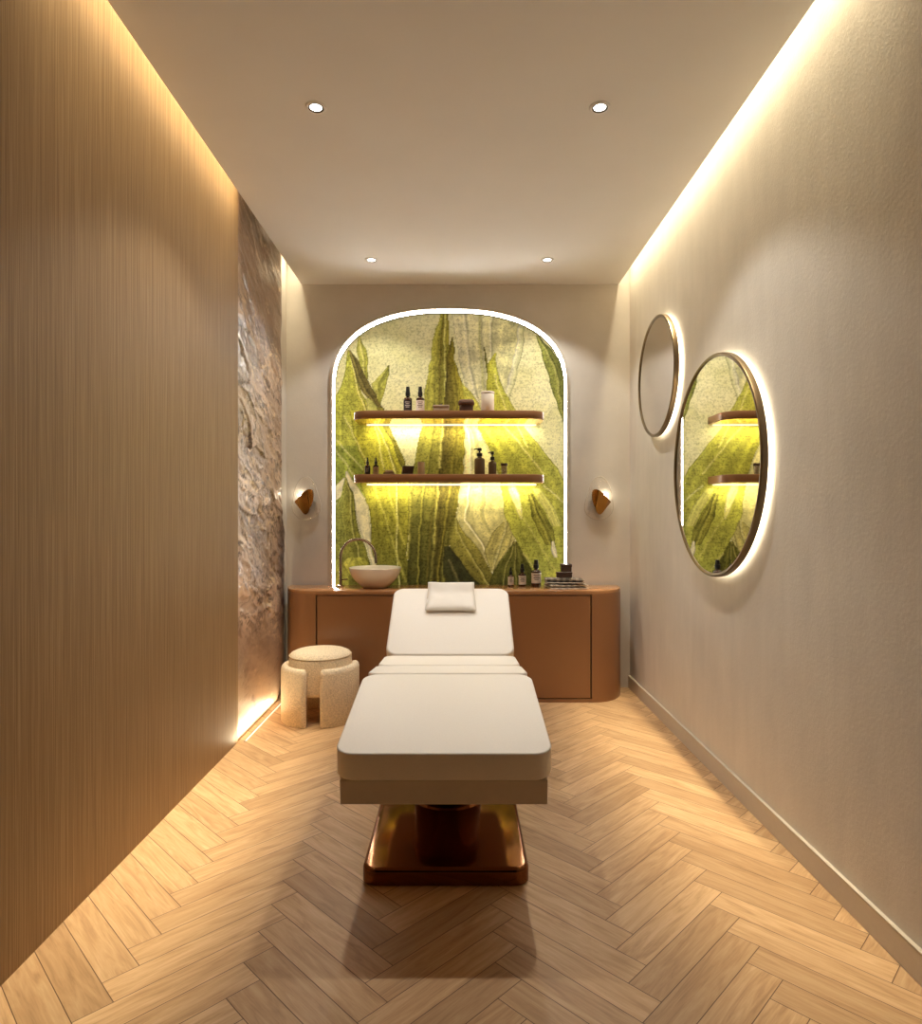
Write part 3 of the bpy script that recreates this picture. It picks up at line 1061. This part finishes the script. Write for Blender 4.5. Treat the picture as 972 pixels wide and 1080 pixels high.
# pillow on the raised back
ang = math.atan2(.282, .472)
pm = Matrix.Translation((BX, 3.25, .55)) @ Matrix.Rotation(ang, 4, 'X')
bm = BM()
N = 22
pw, pl = .270, .215
P0 = Vector((0, .555, 0))
gridt, gridb = [], []
for i in range(N + 1):
    rt, rb = [], []
    for j in range(N + 1):
        u, v = i / N * 2 - 1, j / N * 2 - 1
        puff = ((1 - u ** 4) * (1 - v ** 4)) ** .45
        pin = 1 - .05 * (1 - abs(v)) * abs(u) ** 3
        x = u * pw / 2 * (1 - .012 * (1 - v * v) * abs(u)) * (1 - .03 * v)
        y = v * pl / 2 * (1 - .015 * (1 - u * u) * abs(v))
        hz = .020 * puff + .004 * noise.noise(Vector((u * 2, v * 2, 1)))
        bend = .012 + .03 * max(0, v) ** 2
        rt.append(bm.verts.new(pm @ Vector((x, .432 + y, bend + .006 + hz))))
        rb.append(bm.verts.new(pm @ Vector((x, .432 + y, bend + .006 - min(.016, hz * .55) - .001))))
    gridt.append(rt)
    gridb.append(rb)
for i in range(N):
    for j in range(N):
        bm.faces.new((gridt[i][j], gridt[i + 1][j], gridt[i + 1][j + 1], gridt[i][j + 1]))
        bm.faces.new((gridb[i][j], gridb[i][j + 1], gridb[i + 1][j + 1], gridb[i + 1][j]))
bmesh.ops.bridge_loops(bm, edges=[e for e in bm.edges if e.is_boundary])
pil = obj('pillow', bm, 'bed_white', angle=180)
tag(pil, 'small white square pillow at the head of the treatment bed', 'pillow')


# ------------------------------------------------------------------ boucle stool
stool = thing('stool', 'round cream boucle stool with three curved panel legs beside the rock slab', 'stool', (-.857, 4.02, 0))
prof = [(0, .165), (.17, .165), (.185, .172), (.19, .19), (.191, .36), (.188, .385), (.178, .402), (.15, .414), (.08, .42), (0, .421)]
obj('seat', lathe(BM(), prof, 64), 'boucle', stool, angle=60)
bm = BM()
tube(bm, [(.1875 * math.cos(2 * PI * k / 64), .1875 * math.sin(2 * PI * k / 64), .388) for k in range(64)], .0035, 8, True)
obj('piping', bm, 'piping', stool)
for q in range(3):
    bm = BM()
    g = math.radians(11.0)
    a0 = math.radians(-90 + 120 * q) + g
    a1 = math.radians(-90 + 120 * (q + 1)) - g
    ri, ro, e = .193, .237, .014
    sec = []
    for (rr, zz) in [(ri, 0.0), (ro - .004, 0.0), (ro, .006), (ro, .310), (ro - .004, .326), (ro - .014, .337), (ro - .024, .340), (ri + .004, .338), (ri, .332)]:
        sec.append((rr, zz))
    n = 28
    rings = []
    for k in range(n + 1):
        a = a0 + (a1 - a0) * k / n
        # ends rounded off in plan
        dist = min(k, n - k) / n * (a1 - a0) * .22
        sq = 1 - math.sqrt(max(0, 1 - (1 - min(1, dist / .02)) ** 2))
        mid = (ri + ro) / 2
        ring = []
        for rr, zz in sec:
            r_ = rr + (mid - rr) * .6 * sq
            z_ = zz - (.018 * sq if zz > .3 else 0)
            ring.append(bm.verts.new((r_ * math.cos(a), r_ * math.sin(a), z_)))
        rings.append(ring)
    m_ = len(sec)
    for A, B in zip(rings, rings[1:]):
        for k in range(m_):
            bm.faces.new((A[k], A[(k + 1) % m_], B[(k + 1) % m_], B[k]))
    bm.faces.new(rings[0])
    bm.faces.new(rings[-1][::-1])
    obj('leg', bm, 'boucle', stool, angle=60)


# ------------------------------------------------------------------ round mirrors
def mirror(cy, cz, R, lab, x=1.187):
    t = thing('round_mirror', lab, 'mirror', (x, cy, cz), group='round backlit mirrors on the right wall')
    rot = Matrix.Rotation(-PI / 2, 4, 'Y')   # lathe axis z -> -x, towards the room

    def put(name, bm, mat, ang=40):
        bmesh.ops.transform(bm, matrix=rot, verts=bm.verts[:])
        return obj(name, bm, mat, t, angle=ang)
    put('glass', lathe(BM(), [(0, 0), (R - .0185, 0), (R - .0185, -.006), (0, -.006)], 96), 'mirror')
    put('frame', lathe(BM(), [(R - .018, -.006), (R - .018, .003), (R - .015, .006), (R - .006, .008), (R - .001, .005), (R, 0), (R, -.020), (R - .006, -.024), (R - .018, -.006)], 96), 'dark_bronze')
    put('backing', lathe(BM(), [(0, -.0065), (R - .0185, -.0065), (R - .019, -.026), (R - .055, -.028), (R - .058, -.0485), (0, -.0485)], 96), 'skirting')
    put('light_ring', lathe(BM(), [(R - .050, -.0285), (R - .016, -.0265), (R - .016, -.030), (R - .050, -.032), (R - .050, -.0285)], 96), 'led_ring')


mirror(3.055, 1.480, .520, 'large round backlit mirror with a thin bronze frame, nearer the camera')
mirror(3.925, 2.085, .362, 'smaller round backlit mirror with a thin bronze frame, higher and nearer the corner')


# ------------------------------------------------------------------ wall sconces
def sconce(sx, px, py, lab):
    c = W(px, py, YB)
    t = thing('wall_sconce', lab, 'wall light', (c.x, YB, c.z), group='brass leaf sconces either side of the mural')
    u = YB / F
    # brass petal: outline in px relative to the sconce centre (left one), mirrored for the right
    ol = [(-12.2, -1.8), (-9, -5.2), (-4.5, -9.6), (0.6, -13.6), (4.4, -14.8), (6.6, -13.6), (7.4, -10), (7.4, -5), (6.8, -1), (4.8, 4.4), (3.6, 8.2), (1.6, 11), (-.4, 11.6), (-3, 10), (-7.5, 4.6), (-11, .4)]
    # smooth the outline
    P = [Vector((a * sx, -b)) for a, b in ol]
    D = []
    n = len(P)
    for i in range(n):
        p0, p1, p2, p3 = P[i - 1], P[i], P[(i + 1) % n], P[(i + 2) % n]
        for s in range(4):
            f_ = s / 4
            D.append(.5 * ((2 * p1) + (p2 - p0) * f_ + (2 * p0 - 5 * p1 + 4 * p2 - p3) * f_ ** 2 + (3 * p1 - p0 - 3 * p2 + p3) * f_ ** 3))
    bm = BM()

    def pos(v2, k, off):
        x, z = v2.x * u * k, v2.y * u * k
        # folded about a slanting crease
        cr = (sx * x - .028) + z * .18
        y = -.064 + (.30 if cr < 0 else 1.2) * (math.sqrt(cr * cr + .00003) - .005)
        return bm.verts.new((x, y + off, z))
    front, back = [], []
    ks = [1, .85, .65, .45, .25, .1]
    for k in ks:
        front.append([pos(v, k, 0) for v in D])
        back.append([pos(v, k, .003) for v in D])
    m_ = len(D)
    for layer in (front, back):
        for A, B in zip(layer, layer[1:]):
            for i in range(m_):
                bm.faces.new((A[i], A[(i + 1) % m_], B[(i + 1) % m_], B[i]))
        bm.faces.new(layer[-1])
    for i in range(m_):
        bm.faces.new((front[0][i], back[0][i], back[0][(i + 1) % m_], front[0][(i + 1) % m_]))
    obj('brass_leaf', bm, 'brass', t, angle=60)
    # glass pebble
    g = [(-15, 6), (-14.6, -2), (-13, -12), (-9, -22), (-3, -27.5), (3, -27), (8, -21), (11, -12), (14.2, -2), (15, 6), (12, 12), (6, 16.2), (-1, 17.2), (-8, 15.2), (-12.6, 11)]
    P = [Vector((a * sx, -b)) for a, b in g]
    n = len(P)
    D = []
    for i in range(n):
        p0, p1, p2, p3 = P[i - 1], P[i], P[(i + 1) % n], P[(i + 2) % n]
        for s in range(5):
            f_ = s / 5
            D.append(.5 * ((2 * p1) + (p2 - p0) * f_ + (2 * p0 - 5 * p1 + 4 * p2 - p3) * f_ ** 2 + (3 * p1 - p0 - 3 * p2 + p3) * f_ ** 3))
    bm = BM()
    m_ = len(D)
    rings = []
    for k, y in [(0.1, -.042), (.4, -.0415), (.75, -.039), (.93, -.034), (1, -.026), (.985, -.020), (.93, -.024), (.75, -.031), (.4, -.034), (.1, -.0345)]:
        rings.append([bm.verts.new((v.x * u * k, y, v.y * u * k)) for v in D])
    for A, B in zip(rings, rings[1:]):
        for i in range(m_):
            bm.faces.new((A[i], A[(i + 1) % m_], B[(i + 1) % m_], B[i]))
    bm.faces.new(rings[0])
    bm.faces.new(rings[-1])
    obj('glass_shade', bm, 'glass', t, angle=60)
    obj('glass_rim', tube(BM(), [(v.x * u, -.025, v.y * u) for v in D], .0024, 8, True), 'glass_edge', t, angle=180)
    bm = lathe(BM(), [(0, 0), (.035, 0), (.035, .012), (.03, .016), (.010, .016), (.010, .034), (0, .034)], 32)
    bmesh.ops.transform(bm, matrix=Matrix.Rotation(PI / 2, 4, 'X'), verts=bm.verts[:])
    obj('wall_plate', bm, 'brass', t)
    bm = BM()
    bmesh.ops.create_uvsphere(bm, u_segments=16, v_segments=10, radius=.011, matrix=Matrix.Translation((-sx * .047, -.026, .058)))
    obj('bulb', bm, 'bulb', t, angle=180)


sconce(1, 324, 531, 'brass leaf wall sconce with clear glass, left of the arched leaf mural')
sconce(-1, 630.6, 531, 'brass leaf wall sconce with clear glass, right of the arched leaf mural')

# ------------------------------------------------------------------ basin and tap
bs = W(395.5, 619, 4.52)
basin = lathe(BM(), [(0, 0), (.075, 0), (.088, .004), (.118, .030), (.150, .062), (.170, .098), (.180, .136), (.1805, .139), (.178, .141), (.172, .138), (.160, .10), (.135, .06), (.10, .03), (.05, .016), (0, .014)], 64)
b_ = obj('vessel_basin', basin, 'ceramic', angle=60)
b_.location = (-.583, 4.515, CZ + .0005)
tag(b_, 'white round vessel basin on the left of the brown counter', 'basin')
tp = thing('tap', 'tall arched nickel tap standing behind the white basin', 'tap', (-.838, 4.60, CZ))
bm = BM()
R_ = .127
pts = [(0, 0, .012), (0, 0, .10), (0, 0, .205)]
for k in range(1, 21):
    a = PI - PI * k / 20
    pts.append((R_ + R_ * math.cos(a), -.0 - .045 * k / 20, .205 + R_ * math.sin(a)))
pts += [(2 * R_ + .002, -.047, .165)]
tube(bm, pts, .0105, 16)
obj('spout', bm, 'steel', tp, angle=60)
obj('base_ring', lathe(BM(), [(0, 0), (.022, 0), (.022, .008), (.014, .012), (0, .012)], 28), 'steel', tp)
bm = tube(BM(), [(0.008, 0, .045), (.05, -.006, .05)], .005, 10)
obj('handle', bm, 'steel', tp)


# ------------------------------------------------------------------ bottles
def text_lines(bm, r, z0, z1, n, w, mi):
    for k in range(n):
        z = z1 - (z1 - z0) * (k + .5) / n
        ww = w * (1 if k % 2 == 0 else .7)
        for s in range(4):
            a0 = -PI / 2 - ww / 2 + ww * s / 4
            a1 = a0 + ww / 4
            h = (z1 - z0) / n * .22
            vs = [bm.verts.new((r * math.cos(a), r * math.sin(a), zz)) for a, zz in ((a0, z - h), (a1, z - h), (a1, z + h), (a0, z + h))]
            bm.faces.new(vs).material_index = mi


def label_band(r, z0, z1, ang, mat, ink, parent, lines=4):
    bm = BM()
    n = 14
    A, B = [], []
    for k in range(n + 1):
        a = -PI / 2 - ang / 2 + ang * k / n
        A.append(bm.verts.new((r * math.cos(a), r * math.sin(a), z0)))
        B.append(bm.verts.new((r * math.cos(a), r * math.sin(a), z1)))
    for k in range(n):
        bm.faces.new((A[k], A[k + 1], B[k + 1], B[k]))
    text_lines(bm, r + .0004, z0 + (z1 - z0) * .3, z1 - (z1 - z0) * .1, lines, ang * .45, 1)
    return obj('label', bm, mat, parent, mats=[mat, ink], angle=60)


def bottle(name, x, y, z, r, hb, hn, lab, cat, body='amber', cap='dropper', label=None, ink='ink', lz=(.08, .75), group=None, lang=PI * .9):
    t = thing(name, lab, cat, (x, y, z), 0, group)
    rn = r * .38
    prof = [(0, 0), (r * .93, 0), (r, r * .08), (r, hb * .86), (r * .94, hb * .93), (r * .72, hb * .985), (rn * 1.1, hb + r * .05), (rn, hb + r * .15), (rn, hb + r * .3), (0, hb + r * .3)]
    obj('glass_body', lathe(BM(), prof, 36), body, t, angle=50)
    zt = hb + r * .31
    if cap == 'dropper':
        obj('cap', lathe(BM(), [(0, zt), (rn * 1.35, zt), (rn * 1.35, zt + hn * .38), (rn * 1.2, zt + hn * .42), (rn * .75, zt + hn * .45), (rn * .7, zt + hn * .85), (rn * .45, zt + hn * .98), (0, zt + hn)], 24), 'black', t)
    elif cap == 'spray':
        obj('cap', lathe(BM(), [(0, zt), (rn * 1.5, zt), (rn * 1.5, zt + hn * .42), (rn * 1.25, zt + hn * .46), (rn * 1.1, zt + hn * .95), (rn * 1.0, zt + hn), (0, zt + hn)], 24), 'black', t)
    else:
        bm = lathe(BM(), [(0, zt), (rn * 1.45, zt), (rn * 1.45, zt + hn * .35), (rn * .9, zt + hn * .42), (rn * .45, zt + hn * .45), (rn * .45, zt + hn * .62), (rn * 1.1, zt + hn * .66), (rn * 1.15, zt + hn * .92), (rn * .8, zt + hn), (0, zt + hn)], 24)
        obj('pump', bm, 'black', t)
        obj('nozzle', tube(BM(), [(0, 0, zt + hn * .86), (-rn * 2.0, 0, zt + hn * .88), (-rn * 2.9, 0, zt + hn * .80)], rn * .3, 10), 'black', t)
    if label:
        label_band(r + .0006, hb * lz[0], hb * lz[1], lang, label, ink, t)
    return t


UZ, LZ = 1.9522, 1.5242
g1 = 'bottles on the upper shelf'
bottle('spray_bottle', -.355, 4.50, UZ, .029, .110, .066, 'amber spray bottle with a black label on the upper shelf, left of the pair', 'bottle', 'amber', 'spray', 'label_black', 'ink_light', (.12, .8), g1)
bottle('spray_bottle', -.269, 4.50, UZ, .029, .110, .066, 'amber spray bottle with a white label on the upper shelf, right of the pair', 'bottle', 'amber', 'spray', 'label_white', 'ink', (.12, .8), g1)
g2 = 'dropper bottles on the lower shelf'
bottle('dropper_bottle', -.634, 4.50, LZ, .019, .070, .048, 'tiny dark dropper bottle with a black label at the left end of the lower shelf', 'bottle', 'amber', 'dropper', 'label_black', 'ink_light', (.12, .8), g2)
bottle('dropper_bottle', -.576, 4.50, LZ, .020, .070, .048, 'tiny dark dropper bottle with a tan label on the lower shelf', 'bottle', 'amber', 'dropper', 'label_tan', 'ink', (.12, .8), g2)
g3 = 'pump bottles on the lower shelf'
bottle('pump_bottle', .142, 4.50, LZ, .036, .120, .058, 'larger taupe pump bottle with a black head on the lower shelf', 'bottle', 'grey_bottle', 'pump', None, group=g3)
bottle('pump_bottle', .231, 4.50, LZ, .028, .096, .060, 'smaller taupe pump bottle with a black head on the lower shelf', 'bottle', 'grey_bottle', 'pump', None, group=g3)
g4 = 'amber bottles on the counter'
bottle('dropper_bottle', .366, 4.60, CZ, .0205, .078, .050, 'slim amber dropper bottle with a cream label, leftmost on the counter', 'bottle', 'amber', 'dropper', 'label_white', 'ink', (.14, .85), g4)
bottle('amber_bottle', .447, 4.60, CZ, .027, .094, .054, 'medium amber bottle with black top and cream label, middle of three on the counter', 'bottle', 'amber', 'spray', 'label_white', 'ink', (.14, .8), g4)
bottle('amber_bottle', .545, 4.60, CZ, .034, .116, .060, 'largest amber bottle with black top and cream label on the counter beside the towels', 'bottle', 'amber', 'spray', 'label_white', 'ink', (.2, .82), g4)

# ------------------------------------------------------------------ small things on the shelves
t = thing('soap_dish', 'low taupe lidded tray on the upper shelf, right of the spray bottles', 'tray', (-.124, 4.50, UZ))
obj('tray', loft(BM(), rrect(-.054, .054, -.036, .036, .01, 5), round_layers(0, .038, .004, 2)), 'taupe_box', t)
obj('lid', loft(BM(), rrect(-.057, .057, -.039, .039, .01, 5), round_layers(.0385, .054, .004, 2)), 'taupe_box', t)
obj('knob', lathe(BM(), [(0, .0545), (.007, .0545), (.009, .060), (.006, .065), (0, .066)], 16), 'brown_box', t)
t = thing('lidded_bowl', 'rounded dark brown lidded bowl in the middle of the upper shelf', 'bowl', (.050, 4.50, UZ))
obj('bowl', loft(BM(), rrect(-.048, .048, -.04, .04, .022, 6), [(.008, 0), (.002, .004), (0, .02), (0, .052), (.003, .056)]), 'brown_box', t)
obj('lid', loft(BM(), rrect(-.055, .055, -.046, .046, .026, 6), [(.004, .0565), (0, .062), (0, .076), (.005, .087), (.016, .093), (.03, .095)]), 'brown_cloth', t, angle=60)
t = thing('candle_jar', 'pale frosted candle jar near the right of the upper shelf', 'candle', (.198, 4.50, UZ))
obj('jar', lathe(BM(), [(0, 0), (.042, 0), (.045, .004), (.045, .132), (.043, .135), (.041, .132), (.041, .120), (0, .118)], 40), 'frost', t, angle=50)
obj('lid', lathe(BM(), [(0, .1355), (.046, .1355), (.047, .138), (.047, .146), (.045, .149), (0, .150)], 40), 'label_white', t)
t = thing('trinket_tray', 'very low taupe dish on the lower shelf beside the tan dropper bottle', 'tray', (-.484, 4.50, LZ))
obj('dish', loft(BM(), rrect(-.038, .038, -.03, .03, .008, 5), [(.004, 0), (0, .004), (0, .018), (.004, .018), (.005, .008)]), 'taupe_box', t)
obj('soap_bar', loft(BM(), rrect(-.028, .028, -.018, .018, .008, 5), round_layers(.0085, .034, .006, 3)), 'candle', t)
t = thing('box', 'dark brown slanted box on the lower shelf, left of the ivory candle', 'box', (-.358, 4.50, LZ), math.radians(14))
sh = Matrix.Identity(4)
sh[0][2] = .16
obj('carton', box(BM(), -.040, .032, -.03, .03, 0, .050, .002, 1, mat=sh), 'brown_box', t)
obj('lid', box(BM(), -.042, .034, -.032, .032, .0505, .063, .002, 1, mat=sh), 'brown_box', t)
t = thing('pillar_candle', 'ivory pillar candle on the lower shelf beside the dark box', 'candle', (-.262, 4.50, LZ))
obj('wax', lathe(BM(), [(0, 0), (.024, 0), (.025, .002), (.025, .088), (.023, .091), (.012, .088), (0, .087)], 32), 'candle', t, angle=50)
obj('wick', tube(BM(), [(0, 0, .0875), (.0005, 0, .094), (.002, 0, .099)], .0012, 8), 'black', t)
t = thing('jar', 'small clear glass jar of dark sticks, rightmost on the lower shelf', 'jar', (.312, 4.50, LZ))
obj('glass_body', lathe(BM(), [(0, .002), (.020, .002), (.021, .004), (.023, .084), (.0215, .084), (.0195, .008), (0, .007)], 32), 'jar_glass', t, angle=50)
obj('collar', lathe(BM(), [(.0235, .066), (.0245, .068), (.0245, .078), (.0235, .08), (.0235, .066)], 32), 'brown_box', t)
for k in range(7):
    a = 2 * PI * k / 7
    obj('stick', tube(BM(), [(.006 * math.cos(a), .006 * math.sin(a), .009), (.015 * math.cos(a + .5), .015 * math.sin(a + .5), .080 + .006 * math.cos(k * 2.1))], .0024, 8), 'brown_box', t)


# ------------------------------------------------------------------ towels and boxes on the counter
def towel(name, x, y, z, w, d, h, mat, lab, rot, seed, group):
    """one folded towel: a flat spiral of cloth, swept across its width, edges waved"""
    t = thing(name, lab, 'towel', (x, y, z), rot, group)
    bm = BM()
    lay = 2
    th = h / (lay * 2)
    path = []
    n = 14
    for k in range(n + 1):
        path.append((-d / 2 + d * k / n, th * .5))
    for k in range(1, 8):
        a = -PI / 2 + PI * k / 8
        path.append((d / 2 + math.cos(a) * th * .95, th * 1.5 + math.sin(a) * th * .95))
    for k in range(n + 1):
        path.append((d / 2 - d * .96 * k / n, th * 2.45))
    up = []
    m_ = len(path)
    rows_t, rows_b = [], []
    for i, (py_, pz_) in enumerate(path):
        p0, p1 = path[max(0, i - 1)], path[min(m_ - 1, i + 1)]
        tx, tz = p1[0] - p0[0], p1[1] - p0[1]
        L_ = math.hypot(tx, tz) or 1
        nx, nz = -tz / L_, tx / L_
        rt, rb = [], []
        for j in range(25):
            u = j / 24 * 2 - 1
            wv = .35 * th * noise.noise(Vector((u * 2.2 + seed, py_ * 9, seed * 1.7)))
            e = .006 * noise.noise(Vector((seed, py_ * 22, 2)))
            half = th * .44 * (1 - .55 * abs(u) ** 14)
            xx = u * w / 2 + (e if abs(u) > .9 else 0)
            sag = -.0 * u * u
            bz = pz_ + (wv if pz_ > th else 0) + sag
            rt.append(bm.verts.new((xx, py_ + nx * half, max(.0005, bz + nz * half))))
            rb.append(bm.verts.new((xx, py_ - nx * half, max(.0, bz - nz * half))))
        rows_t.append(rt)
        rows_b.append(rb)
    for R2 in (rows_t, rows_b):
        for A, B in zip(R2, R2[1:]):
            for k in range(24):
                bm.faces.new((A[k], A[k + 1], B[k + 1], B[k]))
    for k in range(24):
        bm.faces.new((rows_t[0][k], rows_t[0][k + 1], rows_b[0][k + 1], rows_b[0][k]))
        bm.faces.new((rows_t[-1][k], rows_t[-1][k + 1], rows_b[-1][k + 1], rows_b[-1][k]))
    for c in (0, 24):
        for i in range(m_ - 1):
            bm.faces.new((rows_t[i][c], rows_t[i + 1][c], rows_b[i + 1][c], rows_b[i][c]))
    obj('folded_cloth', bm, mat, t, angle=60)
    # hem stripe along the front fold
    bm = BM()
    tube(bm, [((j / 16 * 2 - 1) * w * .47, -d / 2 + .002, th * .5) for j in range(17)], th * .34, 8)
    obj('hem', bm, 'label_white', t)
    return t


gt = 'folded towels on the counter'
towel('folded_towel', .742, 4.50, CZ + .0005, .265, .20, .038, 'towel_light', 'light grey striped folded towel at the bottom of the stack on the counter', math.radians(6), 1.3, gt)
towel('folded_towel', .728, 4.505, CZ + .0385, .262, .19, .034, 'towel_dark', 'darker striped folded towel on top of the light towel on the counter', math.radians(-5), 4.1, gt)
t = thing('box', 'low dark brown box on the towels, in front of the taller box', 'box', (.722, 4.47, CZ + .0735))
obj('carton', box(BM(), -.052, .052, -.022, .022, 0, .026, .002, 1), 'brown_box', t)
obj('lid', box(BM(), -.054, .054, -.024, .024, .0265, .038, .002, 1), 'brown_box', t)
t = thing('box', 'taller dark brown square box standing at the back of the towels', 'box', (.748, 4.545, CZ + .0735))
obj('carton', box(BM(), -.035, .035, -.03, .03, 0, .066, .002, 1), 'brown_box', t)
obj('lid', box(BM(), -.037, .037, -.032, .032, .0665, .088, .002, 1), 'brown_box', t)

# ------------------------------------------------------------------ world, camera, view
w = bpy.data.worlds.new('world')
S.world = w
w.use_nodes = True
w.node_tree.nodes['Background'].inputs['Color'].default_value = (.9, .8, .65, 1)
w.node_tree.nodes['Background'].inputs['Strength'].default_value = .02

cam = bpy.data.cameras.new('camera')
co_ = bpy.data.objects.new('camera', cam)
COL.objects.link(co_)
co_.location = (0, 0, H)
co_.rotation_euler = (PI / 2, 0, 0)
cam.sensor_width = 36
cam.sensor_fit = 'AUTO'
cam.lens = 36 * F / 1080
cam.shift_x = (486 - CX) / 1080
cam.shift_y = (CY - 540) / 1080
cam.clip_start = .02
S.camera = co_

S.cycles.max_bounces = 14
S.cycles.diffuse_bounces = 10
S.cycles.glossy_bounces = 5
S.cycles.transparent_max_bounces = 12
S.cycles.caustics_reflective = False
S.cycles.caustics_refractive = False
S.cycles.sample_clamp_indirect = 6
S.view_settings.view_transform = 'Standard'
S.view_settings.look = 'None'
S.view_settings.gamma = 1
S.view_settings.use_curve_mapping = False
S.view_settings.exposure = 0.3
